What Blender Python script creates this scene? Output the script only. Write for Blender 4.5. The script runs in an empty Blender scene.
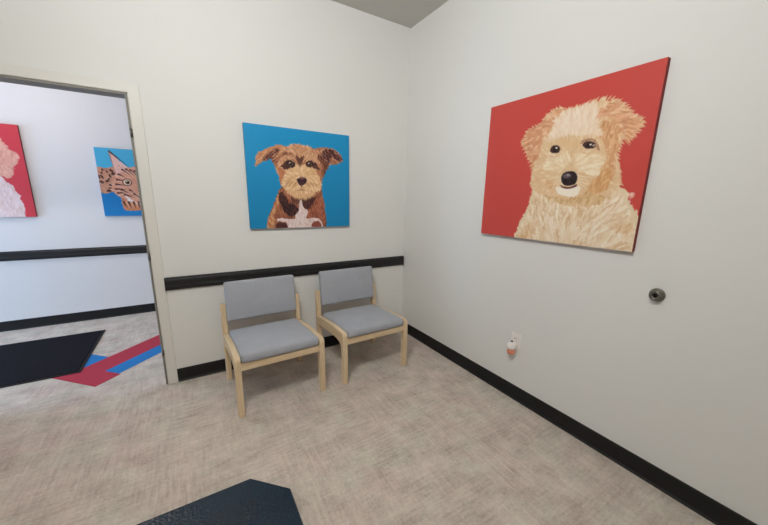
import bpy, bmesh, math, random
import numpy as np
from mathutils import Matrix, Vector

S = bpy.context.scene
COL = S.collection
S.view_settings.view_transform = 'Standard'
S.view_settings.look = 'None'
S.view_settings.exposure = 0.0
S.cycles.use_denoising = True
S.cycles.max_bounces = 10
S.cycles.diffuse_bounces = 8

H = 2.963          # ceiling height
RX0, RY0 = -4.7, -4.6   # waiting room extents (x RX0..0, y RY0..0)
WT = 0.12          # thickness of the back wall
HY = 1.982         # far wall of the hall
HX0, HX1 = -6.8, 0.6
DX0, DX1, DZ = -3.25, -2.184, 2.060   # doorway opening


# ------------------------------------------------------------------ materials
def lin(c):
    c = c / 255.0
    return c / 12.92 if c <= 0.04045 else ((c + 0.055) / 1.055) ** 2.4


def rgb(r, g, b):
    return (lin(r), lin(g), lin(b), 1.0)


def mat(name, col, rough=0.6, spec=0.4, metal=0.0):
    m = bpy.data.materials.new(name)
    m.use_nodes = True
    b = m.node_tree.nodes['Principled BSDF']
    b.inputs['Base Color'].default_value = col
    b.inputs['Roughness'].default_value = rough
    b.inputs['Specular IOR Level'].default_value = spec
    b.inputs['Metallic'].default_value = metal
    return m


def nodes(m):
    return m.node_tree.nodes, m.node_tree.links, m.node_tree.nodes['Principled BSDF']


def coords(m, scale=(1, 1, 1), rot=(0, 0, 0), kind='Object'):
    n, l, b = nodes(m)
    tc = n.new('ShaderNodeTexCoord')
    mp = n.new('ShaderNodeMapping')
    mp.inputs['Scale'].default_value = scale
    mp.inputs['Rotation'].default_value = rot
    l.new(tc.outputs[kind], mp.inputs['Vector'])
    return mp.outputs['Vector']


def noise(m, vec, scale, detail=3, rough=0.5):
    n, l, b = nodes(m)
    t = n.new('ShaderNodeTexNoise')
    t.inputs['Scale'].default_value = scale
    t.inputs['Detail'].default_value = detail
    t.inputs['Roughness'].default_value = rough
    l.new(vec, t.inputs['Vector'])
    return t.outputs['Fac']


def ramp(m, fac, stops):
    n, l, b = nodes(m)
    r = n.new('ShaderNodeValToRGB')
    e = r.color_ramp.elements
    e[0].position, e[0].color = stops[0]
    e[1].position, e[1].color = stops[-1]
    for p, c in stops[1:-1]:
        x = e.new(p)
        x.color = c
    l.new(fac, r.inputs['Fac'])
    return r.outputs['Color']


def mth(m, op, a, c, clamp=False):
    n, l, b = nodes(m)
    t = n.new('ShaderNodeMath')
    t.operation = op
    t.use_clamp = clamp
    for i, v in enumerate((a, c)):
        if hasattr(v, 'is_output'):
            l.new(v, t.inputs[i])
        else:
            t.inputs[i].default_value = v
    return t.outputs[0]


def bump(m, h, strength, dist=0.002):
    n, l, b = nodes(m)
    t = n.new('ShaderNodeBump')
    t.inputs['Strength'].default_value = strength
    t.inputs['Distance'].default_value = dist
    l.new(h, t.inputs['Height'])
    l.new(t.outputs['Normal'], b.inputs['Normal'])


def wall_mat(name, c1, c2):
    m = mat(name, c1, 0.62, 0.25)
    n, l, b = nodes(m)
    v = coords(m)
    l.new(ramp(m, noise(m, v, 0.7, 2), [(0.3, c1), (0.7, c2)]), b.inputs['Base Color'])
    bump(m, noise(m, v, 260, 2), 0.12, 0.001)
    return m


M = {}
M['wall'] = wall_mat('painted_wall', rgb(229, 228, 225), rgb(226, 225, 222))
M['hall_wall'] = wall_mat('painted_hall_wall', rgb(229, 226, 226), rgb(226, 223, 223))
M['ceiling'] = wall_mat('ceiling_paint', rgb(204, 202, 197), rgb(200, 198, 193))
M['frame'] = mat('frame_paint', rgb(224, 221, 215), 0.45, 0.35)
M['seal_shade'] = mat('seal_shade_grey', rgb(140, 136, 129), 0.6, 0.3)  # grey of the jamb seal and of the painted soffit shade
M['black'] = mat('black_vinyl', rgb(36, 35, 36), 0.42, 0.35)
M['base'] = mat('black_cove_base', rgb(27, 26, 26), 0.5, 0.3)
M['hinge'] = mat('hinge_metal', rgb(120, 116, 108), 0.35, 0.5, 0.8)
M['white_plastic'] = mat('white_plastic', rgb(242, 236, 232), 0.35, 0.5)
M['slot'] = mat('dark_slot', rgb(70, 62, 58), 0.6, 0.3)
M['amber'] = mat('scented_oil', rgb(226, 140, 112), 0.15, 0.5)
M['pewter'] = mat('pewter_metal', rgb(122, 118, 108), 0.36, 0.5, 0.7)
M['rubber'] = mat('black_rubber', rgb(22, 20, 20), 0.65, 0.3)
M['red_inlay'] = mat('red_inlay', rgb(178, 62, 78), 0.9, 0.15)
M['blue_inlay'] = mat('blue_inlay', rgb(48, 124, 192), 0.9, 0.15)


def add_carpet():
    m = mat('woven_carpet', rgb(180, 167, 154), 0.95, 0.1)
    n, l, b = nodes(m)
    big = noise(m, coords(m), 7.0, 4, 0.65)
    # ribs running along x and along y, each shown in patches
    a = noise(m, coords(m, (5, 60, 1)), 1.0, 3, 0.6)
    c = noise(m, coords(m, (60, 5, 1)), 1.0, 3, 0.6)
    pa = noise(m, coords(m, (1, 1, 1)), 2.3, 2, 0.5)
    mixa = mth(m, 'MULTIPLY', mth(m, 'SUBTRACT', a, 0.5), mth(m, 'MULTIPLY', mth(m, 'SUBTRACT', pa, 0.30), 2.6, True))
    mixc = mth(m, 'MULTIPLY', mth(m, 'SUBTRACT', c, 0.5), mth(m, 'MULTIPLY', mth(m, 'SUBTRACT', 0.70, pa), 2.6, True))
    fine = noise(m, coords(m), 70, 3, 0.7)
    s = mth(m, 'ADD', mth(m, 'MULTIPLY', mth(m, 'ADD', mixa, mixc), 0.8), mth(m, 'MULTIPLY', mth(m, 'SUBTRACT', fine, 0.5), 0.55))
    s = mth(m, 'ADD', s, mth(m, 'MULTIPLY', mth(m, 'SUBTRACT', big, 0.5), 0.95))
    s = mth(m, 'ADD', s, 0.5, True)
    l.new(ramp(m, s, [(0.2, rgb(168, 154, 144)), (0.5, rgb(197, 186, 176)), (0.8, rgb(217, 208, 197))]), b.inputs['Base Color'])
    hue = ramp(m, noise(m, coords(m), 4.5, 3, 0.6), [(0.35, (1.035, .975, .985, 1)), (0.65, (.975, 1.02, .99, 1))])
    mx = n.new('ShaderNodeMix'); mx.data_type = 'RGBA'; mx.blend_type = 'MULTIPLY'; mx.inputs[0].default_value = 1.0
    l.new(b.inputs['Base Color'].links[0].from_socket, mx.inputs[6]); l.new(hue, mx.inputs[7])
    l.new(mx.outputs[2], b.inputs['Base Color'])
    bump(m, s, 0.35, 0.003)
    return m


M['carpet'] = add_carpet()


def add_wood(name, vertical):
    m = mat(name, rgb(218, 194, 160), 0.42, 0.4)
    n, l, b = nodes(m)
    sc = (60, 60, 3.5) if vertical else ((3.5, 60, 60) if vertical is None else (60, 3.5, 60))
    g = noise(m, coords(m, sc), 1.0, 4, 0.6)
    l.new(ramp(m, g, [(0.3, rgb(204, 176, 138)), (0.5, rgb(219, 195, 160)), (0.75, rgb(229, 208, 177))]), b.inputs['Base Color'])
    bump(m, g, 0.08, 0.001)
    return m


M['wood_leg'] = add_wood('maple_upright_grain', True)
M['wood_side'] = add_wood('maple_side_grain', False)
M['wood_cross'] = add_wood('maple_cross_grain', None)


def add_fabric():
    m = mat('grey_upholstery', rgb(146, 150, 159), 0.9, 0.15)
    n, l, b = nodes(m)
    f = noise(m, coords(m), 350, 2, 0.6)
    g = noise(m, coords(m), 12, 3, 0.6)
    s = mth(m, 'ADD', mth(m, 'MULTIPLY', f, 0.5), mth(m, 'MULTIPLY', g, 0.5))
    l.new(ramp(m, s, [(0.3, rgb(160, 163, 171)), (0.7, rgb(172, 175, 183))]), b.inputs['Base Color'])
    bump(m, f, 0.15, 0.001)
    b.inputs['Sheen Weight'].default_value = 0.15
    return m


M['fabric'] = add_fabric()


def add_mat_fabric():
    m = mat('black_ribbed_matting', rgb(28, 27, 31), 0.95, 0.1)
    n, l, b = nodes(m)
    f = noise(m, coords(m), 160, 3, 0.7)
    l.new(ramp(m, f, [(0.3, rgb(20, 19, 23)), (0.7, rgb(38, 37, 42))]), b.inputs['Base Color'])
    bump(m, f, 0.6, 0.003)
    return m


M['matting'] = add_mat_fabric()


def add_pebbled():
    m = mat('navy_pebbled_surface', rgb(14, 34, 50), 0.24, 0.45)
    n, l, b = nodes(m)
    v = coords(m)
    t = n.new('ShaderNodeTexVoronoi')
    t.feature = 'SMOOTH_F1'
    t.inputs['Scale'].default_value = 95
    l.new(v, t.inputs['Vector'])
    h = mth(m, 'ADD', t.outputs['Distance'], mth(m, 'MULTIPLY', noise(m, v, 40, 3), 0.8))
    bump(m, h, 0.35, 0.004)
    l.new(ramp(m, noise(m, v, 2.5, 2), [(0.3, rgb(10, 28, 44)), (0.7, rgb(18, 42, 60))]), b.inputs['Base Color'])
    return m


M['pebbled'] = add_pebbled()
M['platform_edge'] = mat('platform_edge', rgb(70, 74, 78), 0.35, 0.5)


# ------------------------------------------------------------------ mesh helpers
def obj(name, bm, m, parent=None, smooth=False, recalc=True):
    if recalc:
        bmesh.ops.recalc_face_normals(bm, faces=bm.faces[:])
    me = bpy.data.meshes.new(name)
    bm.to_mesh(me)
    bm.free()
    if m is not None:
        me.materials.append(m)
    if smooth:
        for p in me.polygons:
            p.use_smooth = True
    o = bpy.data.objects.new(name, me)
    COL.objects.link(o)
    if parent is not None:
        o.parent = parent
    return o


def add_box(bm, x0, x1, y0, y1, z0, z1, bevel=0.0, seg=2):
    r = bmesh.ops.create_cube(bm, size=1.0)
    vs = r['verts']
    for v in vs:
        v.co = Vector((x0 + (v.co.x + .5) * (x1 - x0), y0 + (v.co.y + .5) * (y1 - y0), z0 + (v.co.z + .5) * (z1 - z0)))
    if bevel:
        es = list({e for v in vs for e in v.link_edges})
        bmesh.ops.bevel(bm, geom=es, offset=bevel, segments=seg, affect='EDGES', profile=0.5)


def prism(bm, pts, axis, a, b):
    """extrude 2-D pts along axis from a to b. axis x: pts=(y,z); y: (x,z); z: (x,y)"""
    def P(p, t):
        return {'x': (t, p[0], p[1]), 'y': (p[0], t, p[1]), 'z': (p[0], p[1], t)}[axis]
    A = [bm.verts.new(P(p, a)) for p in pts]
    B = [bm.verts.new(P(p, b)) for p in pts]
    n = len(pts)
    bm.faces.new(A)
    bm.faces.new(B[::-1])
    for i in range(n):
        bm.faces.new((A[i], A[(i + 1) % n], B[(i + 1) % n], B[i]))


def lathe(bm, prof, seg=28, axis='z', origin=(0, 0, 0)):
    """prof = [(r, h)...]; closed at ends when r == 0"""
    rings = []
    for r, h in prof:
        ring = []
        for i in range(1 if r < 1e-6 else seg):
            a = 2 * math.pi * i / seg
            p = (r * math.cos(a), r * math.sin(a), h)
            if axis == 'x':
                p = (p[2], p[0], p[1])
            ring.append(bm.verts.new((p[0] + origin[0], p[1] + origin[1], p[2] + origin[2])))
        rings.append(ring)
    for A, B in zip(rings, rings[1:]):
        for i in range(seg):
            a0, a1 = A[i % len(A)], A[(i + 1) % len(A)]
            b0, b1 = B[i % len(B)], B[(i + 1) % len(B)]
            f = [a0]
            for v in (a1, b1, b0):
                if v not in f:
                    f.append(v)
            if len(f) > 2:
                bm.faces.new(f)


def strip_poly(path, half):
    """constant-thickness band around a 2-D path"""
    L, R = [], []
    n = len(path)
    for i, p in enumerate(path):
        q = path[max(i - 1, 0)]
        r = path[min(i + 1, n - 1)]
        dx, dy = r[0] - q[0], r[1] - q[1]
        d = math.hypot(dx, dy)
        h = half[i] if isinstance(half, (list, tuple)) else half
        nx, ny = -dy / d * h, dx / d * h
        L.append((p[0] + nx, p[1] + ny))
        R.append((p[0] - nx, p[1] - ny))
    return L + R[::-1]


def bev_mod(o, w=0.005, seg=3):
    md = o.modifiers.new('bevel', 'BEVEL')
    md.width = w
    md.segments = seg
    md.limit_method = 'ANGLE'
    md.angle_limit = math.radians(40)
    md.harden_normals = False
    return o


def struct(name, bm, m, parent=None):
    o = obj(name, bm, m, parent)
    if parent is None:
        o['kind'] = 'structure'
    return o


def tag(o, label, cat, group=None):
    o['label'] = label
    o['category'] = cat
    if group:
        o['group'] = group
    return o


def empty(name, loc=(0, 0, 0), rz=0.0):
    o = bpy.data.objects.new(name, None)
    o.empty_display_size = 0.1
    o.location = loc
    o.rotation_euler = (0, 0, rz)
    COL.objects.link(o)
    return o


# ------------------------------------------------------------------ the room shell
bm = bmesh.new(); add_box(bm, HX0 - .1, HX1 + .1, RY0 - .1, HY + .1, -.08, 0); struct('floor', bm, M['carpet'])
bm = bmesh.new(); add_box(bm, HX0 - .1, HX1 + .1, RY0 - .1, HY + .1, H, H + .1); struct('ceiling', bm, M['ceiling'])
bm = bmesh.new()
add_box(bm, RX0 - .1, DX0, 0, WT, 0, H); add_box(bm, DX1, 0.1, 0, WT, 0, H); add_box(bm, DX0, DX1, 0, WT, DZ, H)
struct('wall_back', bm, M['wall'])
bm = bmesh.new(); add_box(bm, 0, .1, RY0 - .1, 0, 0, H); struct('wall_right', bm, M['wall'])
bm = bmesh.new(); add_box(bm, RX0 - .1, RX0, RY0 - .1, 0, 0, H); struct('wall_left', bm, M['wall'])
bm = bmesh.new(); add_box(bm, RX0, 0, RY0 - .1, RY0, 0, H); struct('wall_front', bm, M['wall'])
bm = bmesh.new(); add_box(bm, HX0 - .1, HX1 + .1, HY, HY + .1, 0, H); struct('wall_hall', bm, M['hall_wall'])
bm = bmesh.new(); add_box(bm, HX1, HX1 + .1, WT, HY, 0, H); struct('wall_hall_right', bm, M['hall_wall'])
# hall end wall with a tall glazed opening that lets the daylight in
bm = bmesh.new()
add_box(bm, HX0 - .1, HX0, WT, .25, 0, H); add_box(bm, HX0 - .1, HX0, 1.85, HY, 0, H)
add_box(bm, HX0 - .1, HX0, .25, 1.85, 2.4, H)
struct('wall_hall_left', bm, M['hall_wall'])
bm = bmesh.new(); add_box(bm, HX0 - .1, RX0 - .1, 0, WT, 0, H); struct('wall_hall_near', bm, M['hall_wall'])

# doorway frame: folded metal profile, proud of the wall on the room side
door = empty('door_1', (DX1, 0, 0)); door['kind'] = 'structure'
FW = 0.063
bm = bmesh.new()
pts = [(DX0 - FW, 0), (DX0 - FW, DZ + .052), (DX1 + FW, DZ + .052), (DX1 + FW, 0), (DX1, 0), (DX1, DZ - .006), (DX0, DZ - .006), (DX0, 0)]
prism(bm, [(p[0] - DX1, p[1]) for p in pts], 'y', -.018, .0)
prism(bm, [(p[0] - DX1, p[1]) for p in pts], 'y', WT, WT + .018)
f = obj('door_frame', bm, M['frame'], door); bev_mod(f, .003, 2)
bm = bmesh.new()     # jamb lining through the wall
add_box(bm, -.001 - .004, 0.0, 0.0, WT, 0, DZ); add_box(bm, DX0 - DX1, DX0 - DX1 + .005, 0, WT, 0, DZ)
add_box(bm, DX0 - DX1, 0, 0, WT, DZ - .006, DZ - .0005)
obj('jamb_lining', bm, M['frame'], door)
bm = bmesh.new()     # grey seal on the jamb; grey head strip paints in the soffit shade
add_box(bm, -.016, -.0055, -.016, .012, 0.004, DZ - .008, .002, 2)
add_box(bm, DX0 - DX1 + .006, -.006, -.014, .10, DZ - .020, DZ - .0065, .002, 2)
obj('seal_and_soffit_shade', bm, M['seal_shade'], door)
for z in (1.816, 1.003, .266):
    bm = bmesh.new()
    lathe(bm, [(0, -.028), (.006, -.028), (.006, .028), (0, .028)], 12, origin=(-.010, -.020, z))
    add_box(bm, -.0105, .0, -.0195, -.0165, z - .024, z + .024)
    obj('hinge', bm, M['hinge'], door, True)

# ceiling joint: thin shadow bead where wall meets ceiling
BH = 0.105


def base_profile(s=-1):
    return [(0, 0), (s * .016, 0), (s * .015, .004), (s * .0085, .014), (s * .006, BH - .004), (s * .003, BH), (0, BH)]


def base_x(name, x0, x1, y, s):
    bm = bmesh.new(); prism(bm, [(y + p[0], p[1]) for p in base_profile(s)], 'x', x0, x1)
    return struct(name, bm, M['base'])


def base_y(name, y0, y1, x, s):
    bm = bmesh.new(); prism(bm, [(x + p[0], p[1]) for p in base_profile(s)], 'y', y0, y1)
    return struct(name, bm, M['base'])


base_x('baseboard_back', DX1 + FW, -.004, 0, -1)
base_x('baseboard_back_left', RX0, DX0 - FW, 0, -1)
base_y('baseboard_right', RY0, 0, 0, -1)
base_y('baseboard_left', RY0, -.02, RX0, 1)
base_x('baseboard_hall', HX0, HX1, HY, -1)


# ------------------------------------------------------------------ wall bumper rails
def rail(name, x0, x1, y, zb, zt, label):
    root = empty(name, ((x0 + x1) / 2, y, (zb + zt) / 2))
    tag(root, label, 'wall rail')
    w = (x1 - x0) / 2
    h = (zt - zb) / 2
    bm = bmesh.new()
    prism(bm, [(0, -h), (-.010, -h), (-.012, -h + .006), (-.012, h - .006), (-.010, h), (0, h)], 'x', -w, w)
    obj('rail_backing', bm, M['black'], root)
    bm = bmesh.new()
    k = h - .010
    prism(bm, [(-.012, -k), (-.024, -k), (-.030, -k + .008), (-.031, -.012), (-.0285, -.009), (-.0285, .009), (-.031, .012), (-.030, k - .008), (-.024, k), (-.012, k)], 'x', -w + .004, w - .004)
    obj('rail_cover', bm, M['black'], root)
    return root, w, h


r1, w1, h1 = rail('bumper_rail', -2.120, -.024, 0, .741, .837, 'black crash rail fixed along the wall behind the two grey chairs')
for s in (-1, 1):
    bm = bmesh.new(); add_box(bm, s * w1 - .005, s * w1 + .005, -.032, 0, -h1, h1, .003, 2)
    obj('end_cap', bm, M['black'], r1)
rail('bumper_rail', HX0 + .02, HX1 - .02, HY, .741, .837, 'long black crash rail on the far white wall seen through the doorway')

# ------------------------------------------------------------------ floor inlay, mat
def st(s, t):
    r = 1 / math.sqrt(2)
    return ((s - t) * r, (s + t) * r)


bm = bmesh.new()
prism(bm, [st(*p) for p in [(-1.728, 2.032), (-1.54, 2.032), (-1.54, 2.195), (-.30, 2.195), (-.30, 2.412), (-1.54, 2.412), (-1.54, 2.72), (-1.728, 2.72)]], 'z', 0.0002, .0022)
arrow = empty('floor_arrow', (-2.66, .3, 0)); tag(arrow, 'red and blue angular arrow inlay on the carpet beside the black mat', 'floor marking')
o = obj('red_shape', bm, M['red_inlay'], arrow); o.location = (2.66, -.3, 0)
bm = bmesh.new()
prism(bm, [st(*p) for p in [(-1.5395, 2.05), (-.42, 2.05), (-.42, 2.1945), (-1.5395, 2.1945)]], 'z', 0.0002, .0021)
prism(bm, [st(*p) for p in [(-1.5395, 2.4125), (-1.352, 2.4125), (-1.352, 2.72), (-1.5395, 2.72)]], 'z', 0.0002, .0021)
o = obj('blue_shape', bm, M['blue_inlay'], arrow); o.location = (2.66, -.3, 0)

mx0, mx1, my0, my1 = -4.62, -2.803, .53, 1.515
dm = empty('door_mat', ((mx0 + mx1) / 2, (my0 + my1) / 2, .0024)); tag(dm, 'large black floor mat lying on the hall carpet through the doorway', 'mat')
hx, hy = (mx1 - mx0) / 2, (my1 - my0) / 2
bm = bmesh.new(); add_box(bm, -hx + .022, hx - .022, -hy + .022, hy - .022, 0.001, .009, .003, 2); obj('mat_surface', bm, M['matting'], dm)
bm = bmesh.new()
for a, b_, c, d in ((-hx, hx, -hy, -hy + .0215), (-hx, hx, hy - .0215, hy), (-hx, -hx + .0215, -hy + .0215, hy - .0215), (hx - .0215, hx, -hy + .0215, hy - .0215)):
    add_box(bm, a, b_, c, d, 0, .006, .002, 2)
obj('mat_border', bm, M['rubber'], dm)

# ------------------------------------------------------------------ low platform at the camera's feet
px0, px1, py0, py1, ch = -2.62, -1.636, -1.96, -1.276, .156
pl = empty('low_platform', ((px0 + px1) / 2, (py0 + py1) / 2, 0))
tag(pl, 'low glossy navy-black platform with clipped corners on the carpet in the foreground', 'platform')
hx, hy = (px1 - px0) / 2, (py1 - py0) / 2


def octo(hx, hy, c):
    return [(-hx + c, -hy), (hx - c, -hy), (hx, -hy + c), (hx, hy - c), (hx - c, hy), (-hx + c, hy), (-hx, hy - c), (-hx, -hy + c)]


bm = bmesh.new(); prism(bm, octo(hx, hy, ch), 'z', .008, .044); o = obj('platform_body', bm, M['platform_edge'], pl); bev_mod(o, .003, 2)
bm = bmesh.new(); prism(bm, octo(hx - .004, hy - .004, ch - .002), 'z', .0442, .050); o = obj('platform_top', bm, M['pebbled'], pl); bev_mod(o, .002, 2)
for sx in (-1, 1):
    for sy in (-1, 1):
        bm = bmesh.new(); lathe(bm, [(0, 0), (.022, 0), (.024, .004), (.020, .0085), (0, .0085)], 16, origin=(sx * (hx - .2), sy * (hy - .16), 0))
        obj('foot', bm, M['rubber'], pl)


# ------------------------------------------------------------------ chairs
def cushion(sx, sy, sz, r, crown_top=0.0, crown_front=0.0, n=(20, 18, 6)):
    """rounded upholstered block, centred; crown swells the big faces"""
    bm = bmesh.new()
    verts = {}

    def g(i, j, k):
        key = (i, j, k)
        if key not in verts:
            def ax(t, nn, half):
                # denser samples near the edges
                u = t / nn * 2 - 1
                return half * math.sin(u * math.pi / 2)
            p = Vector((ax(i, n[0], sx), ax(j, n[1], sy), ax(k, n[2], sz)))
            q = Vector((max(-sx + r, min(sx - r, p.x)), max(-sy + r, min(sy - r, p.y)), max(-sz + r, min(sz - r, p.z))))
            d = p - q
            if d.length > 1e-9:
                p = q + d.normalized() * r
            fx, fy, fz = p.x / sx, p.y / sy, p.z / sz
            p.z += crown_top * (1 - fx * fx) * (1 - fy * fy) * max(fz, 0)
            p.y -= crown_front * (1 - fx * fx) * (1 - fz * fz) * max(-fy, 0)
            verts[key] = bm.verts.new(p)
        return verts[key]
    I, J, K = n
    for i in range(I):
        for j in range(J):
            for k in (0, K):
                bm.faces.new((g(i, j, k), g(i + 1, j, k), g(i + 1, j + 1, k), g(i, j + 1, k)))
    for i in range(I):
        for k in range(K):
            for j in (0, J):
                bm.faces.new((g(i, j, k), g(i + 1, j, k), g(i + 1, j, k + 1), g(i, j, k + 1)))
    for j in range(J):
        for k in range(K):
            for i in (0, I):
                bm.faces.new((g(i, j, k), g(i, j + 1, k), g(i, j + 1, k + 1), g(i, j, k + 1)))
    return bm


def make_chair():
    root = empty('waiting_chair')
    TH = .021      # half thickness of the bent wood
    for s in (-1, 1):
        cx = s * .285
        x0, x1 = cx - .019, cx + .019
        # front leg: rises and turns tightly into the seat side
        pg = [(-.285, 0), (-.285, .20), (-.284, .385)]
        for k in range(1, 7):
            a = math.radians(15 * k)
            pg.append((-.284 + .034 * (1 - math.cos(a)), .390 + .034 * math.sin(a)))
        pg += [(-.225, .4255), (-.225, .322), (-.236, .308), (-.242, .290), (-.243, .20), (-.243, 0)]
        bm = bmesh.new(); prism(bm, pg, 'x', x0, x1)
        bev_mod(obj('leg', bm, M['wood_leg'], root), .004, 3)
        # deep side rail running back to the post
        pg = [(-.2247, .4253), (-.17, .4265), (-.10, .4255), (-.02, .4210), (.06, .4140), (.14, .4050), (.2405, .3920),
              (.2405, .3180), (.14, .3300), (.06, .3380), (-.02, .3430), (-.10, .3450), (-.16, .3430), (-.20, .3350), (-.2247, .3222)]
        bm = bmesh.new(); prism(bm, pg, 'x', x0 + .0005, x1 - .0005)
        bev_mod(obj('side_rail', bm, M['wood_side'], root), .004, 3)
        # rear leg carried up as the back post
        pp = [(.262, 0), (.262, .12), (.262, .25), (.263, .36), (.266, .44), (.272, .52), (.281, .622)]
        bm = bmesh.new(); prism(bm, strip_poly(pp, TH), 'x', x0, x1)
        bev_mod(obj('leg', bm, M['wood_leg'], root), .006, 3)
    bm = bmesh.new(); add_box(bm, -.266, .266, -.277, -.255, .326, .374); bev_mod(obj('front_rail', bm, M['wood_cross'], root), .003, 2)
    bm = bmesh.new(); add_box(bm, -.266, .266, .246, .264, .300, .350); bev_mod(obj('back_rail', bm, M['wood_cross'], root), .003, 2)
    o = obj('seat', cushion(.264, .258, .035, .024, .030, .006), M['fabric'], root, True)
    o.location = (0, -.030, .400); o.rotation_euler = (math.radians(-2.2), 0, 0)
    bm = cushion(.2655, .0285, .151, .016, .0, .012, (20, 6, 14))
    o = obj('backrest', bm, M['fabric'], root, True)
    for v in o.data.vertices:      # slightly wrapped round the sitter
        v.co.y += .010 * (1 - (v.co.x / .2655) ** 2)
    o.location = (0, .258, .640); o.rotation_euler = (math.radians(-8), 0, 0)
    return root


chair = make_chair()
chair.location = (-1.478, -.412, 0); chair.rotation_euler.z = math.radians(1.8)
tag(chair, 'grey upholstered chair with pale wood frame standing nearer the doorway', 'chair', 'grey waiting chairs under the black rail')
c2 = chair.copy(); COL.objects.link(c2)
for ch_ in list(chair.children):
    d = ch_.copy(); COL.objects.link(d); d.parent = c2
c2.location = (-.722, -.400, 0); c2.rotation_euler.z = math.radians(1.2)
c2['label'] = 'grey upholstered chair with pale wood frame standing nearer the room corner'

# ------------------------------------------------------------------ small wall fittings
ox, oy, oz = 0, -1.430, .440
ou = empty('wall_outlet', (ox, oy, oz)); tag(ou, 'white electrical outlet plate low on the right wall', 'outlet')
bm = bmesh.new(); add_box(bm, -.006, 0, -.037, .037, -.060, .060, .003, 3); obj('cover_plate', bm, M['white_plastic'], ou)
for dz in (.022, -.022):
    bm = bmesh.new(); add_box(bm, -.0085, -.006, -.016, .016, dz - .014, dz + .014, .001, 2); rc = obj('receptacle', bm, M['white_plastic'], ou)
    bm = bmesh.new()
    add_box(bm, -.0092, -.0085, -.009, -.006, dz - .002, dz + .008); add_box(bm, -.0092, -.0085, .006, .009, dz - .002, dz + .008)
    obj('slot', bm, M['slot'], rc)
af = empty('air_freshener', (-.009, -1.427, .405)); tag(af, 'small white plug-in air freshener with orange bottle under the outlet plate', 'air freshener')
bm = bmesh.new()
lathe(bm, [(0, .034), (.010, .033), (.013, .030), (.020, .028), (.027, .018), (.031, .002), (.029, -.014), (.022, -.022), (0, -.022)], 24, origin=(-.033, 0, .006))
add_box(bm, -.012, -.001, -.016, .016, -.018, .022, .003, 2)
obj('warmer_body', bm, M['white_plastic'], af, True)
bm = bmesh.new(); lathe(bm, [(0, .0405), (.006, .0405), (.009, .036), (.009, .033)], 16, origin=(-.033, 0, .006)); obj('vent_ring', bm, M['slot'], af, True)
bm = bmesh.new()
lathe(bm, [(0, -.017), (.014, -.017), (.017, -.022), (.025, -.030), (.027, -.044), (.022, -.056), (.012, -.060), (0, -.060)], 24, origin=(-.033, 0, .006))
obj('oil_bottle', bm, M['amber'], af, True)

ws = empty('wall_stop', (0, -2.163, .985)); tag(ws, 'round pewter door stop with dark hole on the right wall', 'door stop')
bm = bmesh.new(); lathe(bm, [(0, 0), (.033, 0), (.033, -.004), (.030, -.008), (.022, -.011), (.020, -.016), (0, -.016)], 36, 'x'); obj('base_flange', bm, M['pewter'], ws, True)
bm = bmesh.new(); lathe(bm, [(.020, -.012), (.0235, -.020), (.0255, -.026), (.024, -.031), (.018, -.033), (.0115, -.030), (.0095, -.024), (.0085, -.0165)], 36, 'x')
obj('bumper_ring', bm, M['pewter'], ws, True)
bm = bmesh.new(); lathe(bm, [(0, -.0235), (.0094, -.0235), (.0094, -.018), (0, -.018)], 24, 'x'); obj('rubber_centre', bm, M['rubber'], ws, True)

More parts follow.
